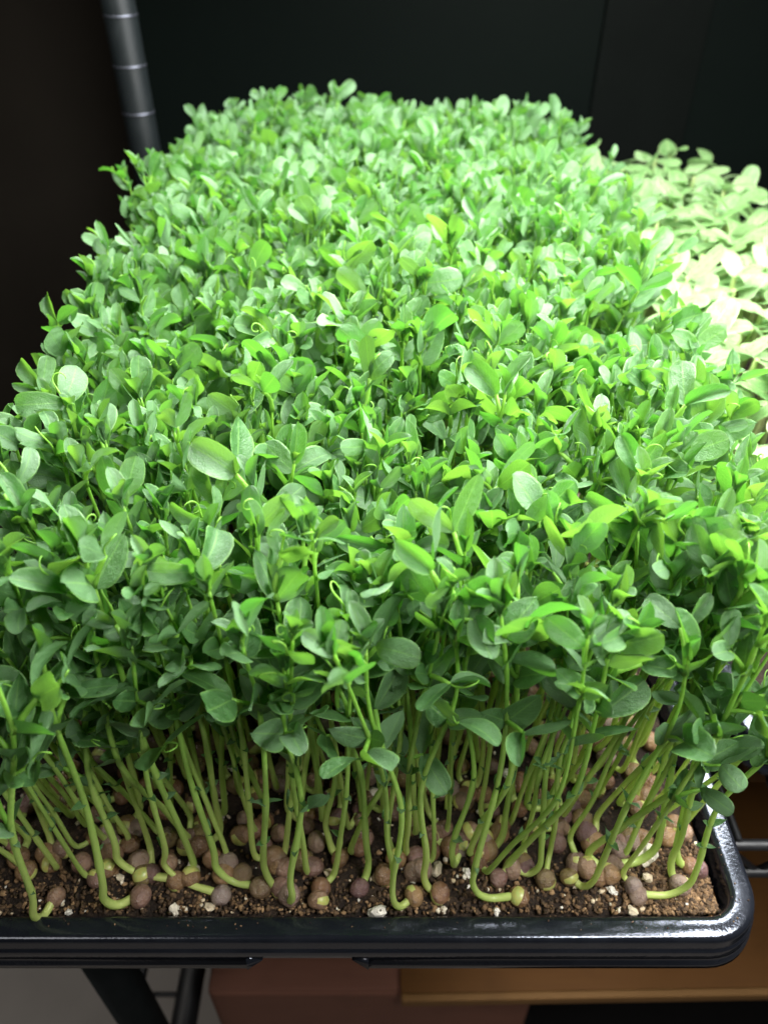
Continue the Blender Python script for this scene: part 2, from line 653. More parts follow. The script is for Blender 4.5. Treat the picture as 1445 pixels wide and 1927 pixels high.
FLOOR_Z = -1.0
link('floor', mesh_from('floor', [(-4, -3, FLOOR_Z), (4, -3, FLOOR_Z), (4, 1.3, FLOOR_Z), (-4, 1.3, FLOOR_Z)], [(0, 1, 2, 3)], [M_FLOOR], smooth=False), kind='structure')
link('wall', box_mesh('wall', -4, 4, 1.3, 1.4, FLOOR_Z, 2.0, [M_WALL]), kind='structure')

panel = link('dark_panel', None, label='black glossy panel standing behind the shelving unit', cat='panel')
panel.location = (0.4, 0.95, FLOOR_Z)
link('board', box_mesh('board', -0.66, 1.1, 0, 0.006, 0, 1.75, [M_PANEL], 0.001), panel)
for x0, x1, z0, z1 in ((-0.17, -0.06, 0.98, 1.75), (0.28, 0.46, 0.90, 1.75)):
    link('reflection_strip', box_mesh('reflection_strip', x0, x1, -0.006, -0.0005, z0, z1, [M_REFLECTION], 0.001), panel)  # weak upright reflections in the panel, put in as coloured strips

# ------------------------------------------------------------------ shelving unit
SHELF_Z = -0.060
unit = link('wire_shelving_unit', None, label='black wire shelving unit with grooved round posts', cat='shelving')
unit.location = (-0.2, 0.69, FLOOR_Z)
UO = np.array([-0.2, 0.69, FLOOR_Z])


def bar(name, a, b, r, mat, parent, off, sides=10, n=2):
    a, b = np.asarray(a, float) - off, np.asarray(b, float) - off
    P = np.linspace(a, b, n)
    V, F, A = tube(P, np.full(n, r), sides)
    return link(name, mesh_from(name, V, F, [mat]), parent)


def post(x, y, z1, grooves):
    p = bar('post', (x, y, FLOOR_Z), (x, y, z1), 0.0127, M_POST, unit, UO, 28)
    for g in grooves:
        V, F, A = tube([(x - UO[0], y - UO[1], g - 0.0006 - FLOOR_Z), (x - UO[0], y - UO[1], g + 0.0006 - FLOOR_Z)], [0.01295] * 2, 28)
        link('groove_ring', mesh_from('groove_ring', V, F, [M_GROOVE]), p)


gz = at_y(267, 210, 0.69)[2]
post(-0.2, 0.69, 0.9, [gz + 0.0335 * k for k in range(-2, 8)])
post(0.72, 0.69, 0.9, [])
post(-0.158, 0.172, SHELF_Z - 0.012, [])
post(0.72, 0.172, SHELF_Z - 0.012, [])
for k in range(36):
    x = -0.19 + 0.0255 * k
    bar('shelf_wire', (x, 0.178, SHELF_Z - 0.002), (x, 0.70, SHELF_Z - 0.002), 0.0017, M_WIRE, unit, UO, 6)
for y in (0.178, 0.70):
    bar('edge_wire', (-0.2, y, SHELF_Z - 0.0065), (0.72, y, SHELF_Z - 0.0065), 0.0028, M_WIRE, unit, UO, 8)
    bar('edge_wire', (-0.2, y, SHELF_Z - 0.034), (0.72, y, SHELF_Z - 0.034), 0.0028, M_WIRE, unit, UO, 8)
    for k in range(18):
        x = -0.19 + 0.05 * k
        bar('truss_wire', (x, y + 0.001, SHELF_Z - 0.0065), (x + 0.025, y + 0.001, SHELF_Z - 0.034), 0.0016, M_WIRE, unit, UO, 6)
        bar('truss_wire', (x + 0.025, y + 0.001, SHELF_Z - 0.034), (x + 0.05, y + 0.001, SHELF_Z - 0.0065), 0.0016, M_WIRE, unit, UO, 6)
for x in (0.165, 0.30):
    bar('cross_rib', (x, 0.178, SHELF_Z - 0.010), (x, 0.70, SHELF_Z - 0.010), 0.0045, M_WIRE, unit, UO, 8)
LZ = CAM_Z - 0.70
bar('lower_shelf_bar', (-0.2, 0.10, LZ), (-0.2, 0.69, LZ), 0.0048, M_WIRE, unit, UO)
bar('lower_shelf_bar', (-0.158, 0.10, LZ), (-0.158, 0.69, LZ), 0.0105, M_WIRE, unit, UO)
bar('lower_shelf_bar', (-0.2, 0.226, LZ), (-0.158, 0.226, LZ), 0.0020, M_WIRE, unit, UO)

# ------------------------------------------------------------------ things on the lower shelf
rb = box_mesh('body', -0.117, 0.117, 0, 0.34, 0, 0.24, [M_RED], 0.006)
red = link('cardboard_box', None, label='reddish brown cardboard box below the front of the tray', cat='box')
red.location = (-0.009, 0.198, CAM_Z - 0.612 - 0.24)
link('body', rb, red)
link('lid_flap', box_mesh('lid_flap', -0.115, 0.115, 0.002, 0.165, 0.2403, 0.2425, [M_RED], 0.0008), red)
ob = link('brown_board', None, label='orange brown board lying flat under the right side of the tray', cat='board')
ob.location = (0.012, 0.1905, CAM_Z - 0.6085)
ob.rotation_euler = (0, 0, R(0.9))
link('sheet', box_mesh('sheet', 0, 0.75, 0.004, 0.46, 0, 0.008, [M_ORANGE], 0.0008), ob)
link('front_lip', box_mesh('front_lip', 0, 0.75, -0.0015, 0.0035, -0.001, 0.0095, [M_ORANGE_EDGE], 0.0015), ob)
bc = link('void_block', None, label='black crate added for the dark void under the orange brown board', cat='block')
bc.location = (0.5, 0.22, FLOOR_Z)  # added black block, darkens the void under the board
link('body', box_mesh('body', -0.385, 0.4, -0.35, 0.35, 0, 0.20, [M_VOID], 0.008), bc)
link('block_top', box_mesh('block_top', -0.385, 0.4, -0.36, 0.36, 0.2003, 0.225, [M_VOID], 0.006), bc)

# ------------------------------------------------------------------ trays
TX0, TX1, TY0, TY1 = -0.172, 0.1370, 0.1095, 0.6550
TXC, TYC, TW, TL = (TX0 + TX1) / 2, (TY0 + TY1) / 2, TX1 - TX0, TY1 - TY0


def ring(off, seg=10, n_long=0):
    """rounded rectangle, OFF metres outside the tray's outer edge line"""
    hx, hy, r = TW / 2 + off, TL / 2 + off, max(0.003, 0.020 + off)
    P = []
    for cx, cy, a0 in ((hx - r, -hy + r, -90), (hx - r, hy - r, 0), (-hx + r, hy - r, 90), (-hx + r, -hy + r, 180)):
        for k in range(seg + 1):
            a = R(a0 + 90 * k / seg)
            P.append((cx + r * math.cos(a), cy + r * math.sin(a)))
        if n_long:
            pass
    return P


def loft(name, prof, mat, skip=None):
    V, F = [], []
    n = None
    for off, z in prof:
        P = ring(off)
        n = len(P)
        V += [(x, y, z) for x, y in P]
    for i in range(len(prof) - 1):
        for k in range(n):
            k2 = (k + 1) % n
            F.append((i * n + k, i * n + k2, (i + 1) * n + k2, (i + 1) * n + k))
    return V, F, n


def make_tray(label, loc, notch=True):
    t = link('seed_tray', None, label=label, cat='tray')
    t.location = loc
    # rim: inner edge, domed top, outer shoulder, upper lip
    prof = [(-0.0112, -0.011), (-0.0096, -0.0030), (-0.0092, -0.0012), (-0.0085, -0.0004), (-0.0076, -0.0001), (-0.0070, 0.0000), (-0.0050, 0.0002), (-0.0030, 0.0001), (-0.0022, 0.0000), (-0.0014, -0.0003), (-0.0008, -0.0009),
            (-0.0005, -0.0017), (-0.0004, -0.0022), (-0.0001, -0.0055), (0.0000, -0.0062), (0.0006, -0.0066), (0.0008, -0.0072), (0.0010, -0.0110), (0.0008, -0.0116), (0.0000, -0.0117), (-0.0010, -0.0090)]
    V, F, n = loft('rim', prof, M_TRAY)
    link('rim', mesh_from('rim', V, F, [M_TRAY]), t)
    # lower skirt with the cut-out of the front edge
    V, F = [], []
    pr = [(0.0010, -0.0118), (0.0012, -0.0138), (0.0020, -0.0144), (0.0022, -0.0172), (0.0012, -0.0173), (0.0006, -0.0138), (0.0004, -0.0118)]
    base = ring(0.0)
    # the front edge is re-sampled so that the cut-out has ends
    xs = (-0.030, -0.0255, 0.0055, 0.010)
    frontx = [x - 0.0 for x in xs]

    def path(off):
        P = ring(off)
        f = P[-1], P[0]
        yf = f[0][1]
        return [(frontx[3] + 0.002, yf)] + P + [(frontx[0] - 0.002, yf)] if notch else P + [P[0]]
    rows = [path(o) for o, z in pr]
    m = len(rows[0])
    for (o, z), row in zip(pr, rows):
        for k, (x, y) in enumerate(row):
            zz = z
            V.append((x, y, zz))
    for i in range(len(pr) - 1):
        for k in range(m - 1):
            F.append((i * m + k, i * m + k + 1, (i + 1) * m + k + 1, (i + 1) * m + k))
    if notch:
        for k in (0, m - 1):
            F.append(tuple(i * m + k for i in range(len(pr))))
        # slanting ends of the cut-out
        for xa, xb, k in ((frontx[3] + 0.002, frontx[3] - 0.004, 0), (frontx[0] - 0.002, frontx[0] + 0.004, m - 1)):
            b = len(V)
            ya, yb = rows[0][k][1] - 0.0004, rows[0][k][1] - 0.0018
            V += [(xa, ya, -0.0119), (xb, ya, -0.0119), (xa, yb, -0.0171), (xa, ya + 0.002, -0.0119), (xb, ya + 0.002, -0.0119), (xa, yb + 0.002, -0.0171)]
            F += [(b, b + 1, b + 2), (b + 5, b + 4, b + 3), (b + 1, b + 4, b + 5, b + 2), (b, b + 3, b + 4, b + 1)]
    link('skirt', mesh_from('skirt', V, F, [M_TRAY]), t)
    prof = [(-0.0125, -0.012), (-0.0160, -0.030), (-0.020, -0.0570), (-0.026, -0.0595)]
    V, F, n = loft('basin', prof, M_TRAY)
    F.append(tuple(range((len(prof) - 1) * n, len(prof) * n)))
    link('basin', mesh_from('basin', V, F, [M_TRAY]), t)
    return t


make_tray('black plastic tray full of pea shoots, its front rim in view', (TXC, TYC, 0))
T2 = np.array([0.156 + TW / 2, 0.185 + TL / 2, 0.0])
make_tray('black plastic tray of sunflower shoots beside the pea tray', tuple(T2), notch=False)

SOIL_Z = -0.0075


def soil(name, label, cx, cy, nx, ny, amp):
    hx, hy = TW / 2 - 0.0121, TL / 2 - 0.0121
    r = 0.011
    V, F = [], []
    for i in range(ny + 1):
        for j in range(nx + 1):
            x, y = -hx + 2 * hx * j / nx, -hy + 2 * hy * i / ny
            ax, ay = abs(x) - (hx - r), abs(y) - (hy - r)
            if ax > 0 and ay > 0:
                q = math.hypot(ax, ay)
                k = max(ax, ay) / q if q > 0 else 1
                x, y = math.copysign(hx - r + ax * k, x), math.copysign(hy - r + ay * k, y)
            X, Y = x + cx, y + cy
            z = amp * (math.sin(X * 210 + 1.3 * math.sin(Y * 170)) * math.sin(Y * 190 + 1.1 * math.sin(X * 230)) + 0.6 * math.sin(X * 520 + Y * 310) * math.sin(Y * 610 - X * 170))
            z += float(rng.normal(0, amp * 0.45))
            e = max(abs(x) - hx + 0.006, abs(y) - hy + 0.006, 0) / 0.006
            V.append((X, Y, SOIL_Z + z - 0.0018 * e * e))
    for i in range(ny):
        for j in range(nx):
            a = i * (nx + 1) + j
            F.append((a, a + 1, a + nx + 2, a + nx + 1))
    link(name, mesh_from(name, V, F, [M_SOIL]), kind='stuff', label=label, cat='soil')


soil('potting_soil', 'dark potting soil filling the pea tray between seeds', TXC, TYC, 170, 300, 0.0007)
soil('potting_soil', 'dark potting soil under the sunflower shoots', T2[0], T2[1], 60, 110, 0.0008)


# ------------------------------------------------------------------ joined masses
class Mass:
    def __init__(s):
        s.V, s.loops, s.sizes, s.uv, s.along, s.rnd, s.mi, s.n = [], [], [], [], [], [], [], 0

    def add(s, V, F, M, mi, uv=None, along=None, rnd=0.0):
        W = V @ M[:3, :3].T + M[:3, 3]
        s.V.append(W)
        for f in F:
            s.loops.extend(i + s.n for i in f)
            s.sizes.append(len(f))
        s.mi.extend([mi] * len(F))
        nv = len(V)
        s.uv.append(uv if uv is not None else np.zeros((nv, 2)))
        s.along.append(along if along is not None else np.zeros(nv))
        s.rnd.append(np.full(nv, rnd))
        s.n += nv

    def build(s, name, mats, **kw):
        me = bpy.data.meshes.new(name)
        V = np.concatenate(s.V).astype(np.float32)
        me.vertices.add(len(V))
        me.vertices.foreach_set('co', V.ravel())
        lp = np.array(s.loops, dtype=np.int32)
        sz = np.array(s.sizes, dtype=np.int32)
        me.loops.add(len(lp))
        me.loops.foreach_set('vertex_index', lp)
        me.polygons.add(len(sz))
        st = np.concatenate([[0], np.cumsum(sz)[:-1]]).astype(np.int32)
        me.polygons.foreach_set('loop_start', st)
        for m in mats:
            me.materials.append(m)
        me.polygons.foreach_set('material_index', np.array(s.mi, dtype=np.int32))
        me.polygons.foreach_set('use_smooth', np.ones(len(sz), dtype=bool))
        me.update(calc_edges=True)
        l = me.uv_layers.new(name='UVMap')
        l.data.foreach_set('uv', np.concatenate(s.uv).astype(np.float32)[lp].ravel())
        for nm, arr in (('along', s.along), ('rnd', s.rnd)):
            a = me.attributes.new(nm, 'FLOAT', 'POINT')
            a.data.foreach_set('value', np.concatenate(arr).astype(np.float32))
        return link(name, me, **kw)


# crumbs of soil and small perlite grains, denser in the bare front right corner
def lump(n=1, jag=0.3):
    """a rough stone of 20 or 80 faces"""
    import bmesh
    bm = bmesh.new()
    bmesh.ops.create_icosphere(bm, subdivisions=n, radius=1)
    V = np.array([v.co[:] for v in bm.verts])
    F = [tuple(v.index for v in f.verts) for f in bm.faces]
    bm.free()
    V *= (1 + rng.uniform(-jag, jag, size=(len(V), 1)))
    V *= np.array([1, U(0.6, 1), U(0.5, 0.9)])
    return V, F


LUMPS = [lump(1, 0.35) for _ in range(10)]
soil_y0, soil_y1 = TY0 + 0.0128, TY1 - 0.0155
soil_x0, soil_x1 = TX0 + 0.0155, TX1 - 0.0133
crumbs = Mass()


def rot_any(scale, loc):
    return frame(rng.normal(size=3), rng.normal(size=3), 0, scale, loc)


for k in range(6200):
    c = rng.random()
    if c < 0.30:
        x, y = soil_x1 - abs(rng.normal(0, 0.018)), soil_y0 + abs(rng.normal(0, 0.014))
    elif c < 0.62:
        x, y = U(soil_x0, soil_x1), soil_y0 + abs(rng.normal(0, 0.010))
    else:
        x, y = U(soil_x0, soil_x1), soil_y0 + rng.random() ** 1.6 * 0.2
    x = max(soil_x0, min(soil_x1, x))
    V, F = LUMPS[int(rng.integers(10))]
    crumbs.add(V, F, rot_any(U(0.0004, 0.0013), (x, y, SOIL_Z + U(-0.0002, 0.0009))), 0, rnd=float(rng.random()) ** (1.0 if c >= 0.30 else 0.5))
for k in range(420):
    x, y = U(soil_x0, soil_x1), soil_y0 + rng.random() ** 1.5 * 0.16
    V, F = LUMPS[int(rng.integers(10))]
    crumbs.add(V, F, rot_any(U(0.0005, 0.0012), (x, y, SOIL_Z + U(0.0002, 0.001))), 1, rnd=float(rng.random()))
for k in range(150):
    c = rng.random()
    if c < 0.7:
        x, y = U(TX0 + 0.03, TX1 - 0.01), TY0 + 0.004 + 0.007 * rng.random() ** 0.6
    else:
        x, y = TX1 - 0.004 - 0.007 * rng.random() ** 0.6, TY0 + U(0.012, 0.12)
    V, F = LUMPS[int(rng.integers(10))]
    crumbs.add(V, F, rot_any(U(0.00015, 0.00042), (x, y, 0.0003)), 0, rnd=float(rng.random()))
crumbs.build('soil_crumbs', [M_CRUMB, M_PERL], kind='stuff', label='loose soil crumbs and fine perlite grit on the soil', cat='soil')

PG = 'perlite chunks on the soil'
perl_mesh = []
for k in range(8):
    V, F = lump(2, 0.28)
    perl_mesh.append(mesh_from('perlite_chunk', V, F, [M_PERL_BIG], smooth=False))


def perlite(x, y, s, label, k):
    link('perlite_chunk', perl_mesh[k % 8], M=rot_any(s, (x, y, SOIL_Z + s * 0.55)), label=label, cat='perlite', group=PG)


for k, (px, py, s, lab) in enumerate((
        (710, 1722, 0.0034, 'knobbly tan perlite chunk at the middle of the front rim'),
        (1212, 1615, 0.0042, 'largest white perlite chunk, behind the front seeds near the right corner'),
        (1215, 1655, 0.0030, 'upright pale perlite chunk just in front of the largest one'),
        (1150, 1678, 0.0020, 'small cream perlite chunk in bare soil left of the corner seed'),
        (820, 1640, 0.0028, 'tan perlite chunk beside the stems at the tray middle'),
        (365, 1640, 0.0034, 'grey white perlite flake lying among the left stems'),
        (330, 1715, 0.0026, 'brown tinged perlite chunk by the left front rim'))):
    p = at_z(px, py, SOIL_Z)
    perlite(p[0], p[1], s, lab, k)
for k in range(46):
    x, y = U(-0.135, soil_x1), soil_y0 + rng.random() ** 1.3 * 0.12
    perlite(x, y, U(0.0011, 0.0026), 'small perlite chunk on soil, %s' % (place((x, y, SOIL_Z)) or 'beyond the picture edge'), k)

# ------------------------------------------------------------------ pea shoots
XC = TXC


def gen_plant(seed_off, ctrl, size=1.0, lush=1.0, low=False):
    """pieces of one shoot in its own space (origin where the stem turns up): list of (kind, lib, matrix, [sub pieces])"""
    ctrl = [np.asarray(c, float) for c in ctrl]
    path = catmull(ctrl, 40)
    seg = np.linalg.norm(np.diff(path, axis=0), axis=1)
    s = np.concatenate([[0], np.cumsum(seg)])
    s /= s[-1]

    def pt(f):
        i = min(int(np.searchsorted(s, f)), 39)
        i0 = max(i - 1, 0)
        T = norm(path[min(i + 1, 39)] - path[max(i - 2, 0)])
        return path[i], T

    out = []
    joints = []
    sr = U(0.0037, 0.0047)
    out.append(('seed', pick(SEED), rot_any(sr, np.array([seed_off[0], seed_off[1], sr * 0.62])), []))
    az = U(0, 2 * math.pi)
    UP = np.array([0, 0, 1.0])
    # small scale leaves low on the stem
    for f in (U(0.22, 0.34), U(0.42, 0.52)):
        joints.append(f)
        p, T = pt(f)
        for k in range(2 if rng.random() < 0.7 else 1):
            a = az + math.pi * k + U(-0.4, 0.4)
            o = np.array([math.cos(a), math.sin(a), 0])
            out.append(('bract', pick(BRACT), frame(T * 0.7 + o * 0.8, UP + T, U(-.5, .5), U(0.0035, 0.0062) * size, p), []))
        az += math.pi + U(-0.3, 0.3)
    nodes = [U(0.68, 0.77), U(0.90, 0.97)]
    if rng.random() < 0.95 * lush:
        nodes.insert(1, U(0.79, 0.88))
    if low:
        nodes.insert(0, U(0.60, 0.72))
        nodes.insert(0, U(0.44, 0.58))
    for ni, f in enumerate(nodes):
        joints.append(f)
        p, T = pt(f)
        a = az + U(-0.5, 0.5)
        o = np.array([math.cos(a), math.sin(a), 0])
        o = norm(o - T * np.dot(o, T))
        side = np.cross(T, o)
        ang = U(0.45, 1.05) if ni < len(nodes) - 1 else U(0.25, 0.8)
        d = norm(T * math.cos(ang) + o * math.sin(ang))
        N = norm(T - d * np.dot(T, d) - 0.0 * o)
        pl = U(0.007, 0.0135) * size
        Mp = frame(d, N, U(-0.3, 0.3), pl, p)
        end = p + d * pl
        subs = []
        beta = U(0.55, 1.25)
        L = U(0.0104, 0.0178) * size
        openv = U(-0.1, 0.75)
        for sg in (1, -1):
            ld = d * math.cos(beta + U(-.15, .15)) + sg * side * math.sin(beta) + UP * U(-0.05, 0.85)
            subs.append(('leaflet', pick(LEAFLET), frame(ld, N + U(-0.2, 0.2) * side + 0.25 * UP, -sg * openv + U(-.3, .3), L * U(0.9, 1.08), end)))
        if rng.random() < 0.45:
            subs.append(('tendril', pick(TENDRIL), frame(d + UP * U(-0.1, 0.4), N, U(-3, 3), U(0.008, 0.017) * size, end)))
        out.append(('leaf', pick(PETIOLE), Mp, subs))
        if rng.random() < (0.55 if ni == len(nodes) - 1 else 0.9):
            for sg in (1, -1):
                sd = T * U(0.55, 0.9) + sg * side * U(0.35, 0.75) + o * U(0.05, 0.5)
                out.append(('stipule', pick(STIPULE), frame(sd, o * 0.3 - sg * side * 0.5 + T * 0.6, sg * U(-0.2, 0.9), U(0.0105, 0.0165) * size, p), []))
        az += math.pi + U(-0.4, 0.4)
    p, T = pt(1.0)
    nb = int(rng.integers(2, 5))
    for k in range(nb):
        a = az + 2 * math.pi * k / nb + U(-.4, .4)
        o = np.array([math.cos(a), math.sin(a), 0])
        out.append(('bud_leaf', pick(YOUNG), frame(T + o * U(0.04, 0.34), -o + 0.2 * T, U(-.4, .4), U(0.009, 0.0170) * size, p - T * 0.0015), []))
    if rng.random() < 0.3:
        out.append(('tendril', pick(TENDRIL), frame(T + rng.normal(0, 0.3, 3), UP + rng.normal(0, .5, 3), 0, U(0.009, 0.017) * size, p), []))
    return path, out, (s, joints)


def stem_radii(n, r0, t=None, joints=()):
    if t is None:
        t = np.linspace(0, 1, n)
    k = sum((0.22 * np.exp(-((t - f) / 0.014) ** 2) for f in joints), np.zeros(n)) + 0.05 * np.sin(t * 23 + r0 * 9e4)
    return (1 + k) * r0 * (1.0 - 0.60 * t ** 1.3) * (1 + 0.16 * np.exp(-((t - 0.03) / 0.05) ** 2))


def build_plant(base, path, pieces, r0, label, group, arc):
    root = link('pea_shoot', None, label=label, cat='pea shoot', group=group)
    root.location = base
    V, F, A = tube(path, stem_radii(40, r0, *arc), 7)
    link('stem', mesh_from('stem', V, F, [M_STEM], along=A), root)
    for kind, lib, M, subs in pieces:
        nm = {'seed': 'seed', 'bract': 'bract', 'leaf': 'leaf', 'stipule': 'stipule', 'bud_leaf': 'bud_leaf', 'tendril': 'tendril'}[kind]
        o = link(nm, lib.me, root, M)
        if subs:
            inv = np.linalg.inv(M)
            for k2, l2, M2 in subs:
                link(k2, l2.me, o, inv @ M2)
    return root


mass = Mass()


def mass_plant(base, path, pieces, r0):
    B = np.eye(4)
    B[:3, 3] = base
    idx = np.linspace(0, 39, 9).astype(int)
    V, F, A = tube(path[idx], stem_radii(9, r0), 5, cap=False)
    mass.add(V, F, B, 1, along=A, rnd=float(rng.random()))

    def one(lib, M):
        L = lib.light
        if lib.name == 'seed':
            mass.add(L[0], L[1], B @ M, 2, rnd=float(rng.random()))
        elif lib.mat is M_STEM:
            mass.add(L[0], L[1], B @ M, 1, along=L[2], rnd=float(rng.random()))
        else:
            mass.add(L[0], L[1], B @ M, 0, uv=L[2], rnd=float(rng.random()))
    for kind, lib, M, subs in pieces:
        if kind == 'bract':
            continue
        one(lib, M)
        for k2, l2, M2 in subs:
            one(l2, M2)


# the shoots of the front edge, one by one: where the stem turns up, where its seed lies, its top, its label
HERO = [
    ((75, 1748), (104, 1712), (22, 1330), 'pale bent pea shoot over the front rim, furthest left'),
    ((207, 1718), (262, 1692), (118, 1320), 'second pea shoot from the left along the front rim, its foot bent right'),
    ((232, 1645), (335, 1662), (188, 1300), 'pea shoot with long flat foot running right, third from the left in front'),
    ((318, 1655), (418, 1690), (275, 1290), 'pea shoot with long flat foot, fourth from the left in front'),
    ((415, 1660), (492, 1676), (330, 1270), 'tall pea shoot leaning left, fifth along the front from the left'),
    ((505, 1668), (545, 1690), (470, 1290), 'pea shoot leaning left, just left of the straight front one'),
    ((553, 1712), (530, 1676), (545, 1330), 'straight pea shoot touching the front rim left of the middle'),
    ((742, 1722), (778, 1700), (690, 1290), 'pale pea shoot at the middle of the front rim with a bowed stem'),
    ((695, 1645), (676, 1676), (650, 1300), 'pea shoot just left of the bowed middle shoot, set slightly back'),
    ((620, 1600), (640, 1620), (600, 1310), 'pea shoot set back between the straight and the bowed front shoots'),
    ((795, 1672), (826, 1686), (850, 1270), 'pea shoot leaning right, first to the right of the bowed middle shoot'),
    ((888, 1698), (975, 1694), (930, 1230), 'upright pea shoot with a flat pale foot running right to its seed'),
    ((850, 1648), (866, 1600), (865, 1290), 'slender pea shoot set back just left of the flat-footed upright one'),
    ((942, 1592), (915, 1608), (1000, 1250), 'pea shoot curving right, set back behind the flat-footed upright one'),
    ((1010, 1655), (962, 1640), (1040, 1230), 'pea shoot rising from bare soil right of the flat-footed upright one'),
    ((1105, 1684), (1068, 1655), (1262, 1310), 'pea shoot slanting far right from the front soil, right of centre'),
    ((1222, 1622), (1150, 1635), (1330, 1240), 'pea shoot bending up beside the largest white perlite chunk'),
    ((1280, 1690), (1197, 1690), (1462, 1380), 'pea shoot by the front right corner, slanting out of the picture'),
    ((1252, 1640), (1276, 1672), (1400, 1250), 'pea shoot between the corner shoot and the right side rim'),
    ((1262, 1628), (1310, 1640), (1350, 1200), 'backmost of the three pea shoots at the front right corner'),
]
bases = []
plants = []
for (b, sd, tp, lab) in HERO:
    B, S = at_z(*b, SOIL_Z), at_z(*sd, SOIL_Z)
    B[1] = max(B[1], TY0 + 0.004)
    topy = B[1] + U(0.0, 0.012)
    T = at_y(tp[0] + 0.06 * (tp[0] - 722), tp[1] - 75, topy)
    bases.append(B)
    D = T - B
    so = S - B
    so[2] = 0
    so[1] = max(so[1], TY0 + 0.018 - B[1])
    mid = D * 0.5 + np.array([U(-.006, .006), U(-.003, .004), 0])
    if b == (742, 1722):
        mid = D * 0.5 + np.array([0.006, -0.002, 0])
    q = D * 0.16
    ctrl = [np.array([so[0], so[1], 0.0035]), so * 0.35 + np.array([0, 0, 0.0028]), np.array([0, 0, 0.0055]) + q * 0.25, q + np.array([U(-.001, .001), 0, 0.004]), mid, D * 0.8 + np.array([U(-.004, .004), 0, 0]), D]
    plants.append((B, so, ctrl, U(0.00115, 0.00148), lab, None, 0.98))

# the crowd behind: jittered rows filling the tray
tries = 0
cell = {}


def near(p, r):
    i, j = int(p[0] / 0.012), int(p[1] / 0.012)
    for a in range(i - 2, i + 3):
        for c in range(j - 2, j + 3):
            for q in cell.get((a, c), ()):
                if (q[0] - p[0]) ** 2 + (q[1] - p[1]) ** 2 < r * r:
                    return True
    return False


def put(p):
    cell.setdefault((int(p[0] / 0.012), int(p[1] / 0.012)), []).append(p)


for B in bases:
    put(B)
px0, px1, py0, py1 = -0.150, soil_x1 - 0.005, soil_y0 + 0.012, soil_y1 - 0.004
crowd = []
for _ in range(26000):
    p = np.array([U(px0, px1), U(py0, py1), SOIL_Z])
    if p[0] > soil_x1 - 0.02 and p[1] < soil_y0 + 0.022:
        continue
    if p[0] < np.interp(p[1], (0.160, 0.175, 0.25, 0.39, 0.60), (-0.150, -0.124, -0.119, -0.133, -0.136)):
        continue
    if not near(p, 0.0083):
        put(p)
        crowd.append(p)
crowd.sort(key=lambda p: p[1] * 1.0 + abs(p[0] - 0.0) * 0.15)
for B in crowd:
    u = (B[0] - XC) / (TW / 2)
    vy = (B[1] - TYC) / (TL / 2)
    h = 0.144 + 0.007 * (vy + 1) / 2 + rng.normal(0, 0.006) - 0.012 * max(0, abs(u) - 0.7) / 0.3
    h += 0.004 * math.sin(B[0] * 38 + 1) * math.sin(B[1] * 27) - (0.012 * u * u if vy > 0.5 else 0)
    if rng.random() < 0.04 and vy < 0.3:
        h += U(0.004, 0.014)
    lx = 0.012 * u * abs(u) + (0.026 if B[1] > 0.52 else 0.004) * max(0, u) ** 3 + rng.normal(0, 0.007) * (0.5 if u < -0.6 else 1)
    ly = 0.010 * max(0, vy) ** 3 - 0.004 * max(0, -vy) ** 4 + rng.normal(0, 0.007)
    D = np.array([lx, ly, h])
    a = U(0, 2 * math.pi)
    rr = U(0.003, 0.011)
    so = np.array([math.cos(a) * rr, math.sin(a) * rr, 0])
    if not (soil_x0 + .004 < B[0] + so[0] < soil_x1 - .004):
        so[0] *= -1
    if B[1] + so[1] < soil_y0 + 0.004:
        so[1] = abs(so[1])
    bow = np.array([rng.normal(0, 0.005), rng.normal(0, 0.004), 0])
    ctrl = [np.array([so[0], so[1], 0.0035]), so * 0.35 + np.array([0, 0, 0.003]), np.array([0, 0, 0.008]), D * 0.22 + bow * 0.3, D * 0.5 + bow, D * 0.8 + bow * 0.5, D]
    plants.append((B, so, ctrl, U(0.00092, 0.00132), None, None, U(0.80, 1.05)))

N_SINGLE = 296
for i, (B, so, ctrl, r0, lab, grp, size) in enumerate(plants):
    path, pieces, arc = gen_plant(so, ctrl, size, low=(B[0] < 0.0 and B[1] < 0.19 and rng.random() < 0.5 + 7 * (-0.035 - B[0])) or (B[0] > 0.075 and B[1] < 0.23 and rng.random() < 0.4))
    if i < N_SINGLE:
        if lab is None:
            if B[1] < 0.165:
                grp, look = 'pea shoots of the front rows', 'thin pea shoot'
            else:
                grp, look = 'pea shoots of the nearer canopy', 'pea shoot'
            D = ctrl[-1]
            curl = any(k == 'tendril' or any(q[0] == 'tendril' for q in sub) for k, l, M, sub in pieces)
            look = ('tall ' if D[2] > 0.152 else ('short ' if D[2] < 0.138 else '')) + look
            look += (' leaning left' if D[0] < -0.004 else (' leaning right' if D[0] > 0.004 else '')) + ('' if curl else ' without tendrils')
            lab = '%s, tip %s' % (look, place(B + D)) if place(B + D) else '%s %s flank, its tip outside the picture' % (look, 'of the left' if B[0] < 0 else 'of the right')
        else:
            grp = 'pea shoots along the front rim'
        build_plant(tuple(B), path, pieces, r0, lab, grp, arc)
    else:
        mass_plant(B, path, pieces, r0)
print('plants', len(plants), 'mass verts', mass.n)
mass.build('pea_shoot_canopy', [M_LEAF, M_STEM, M_SEED], kind='stuff', label='dense mass of green pea shoots filling the rear of the tray', cat='pea shoots')

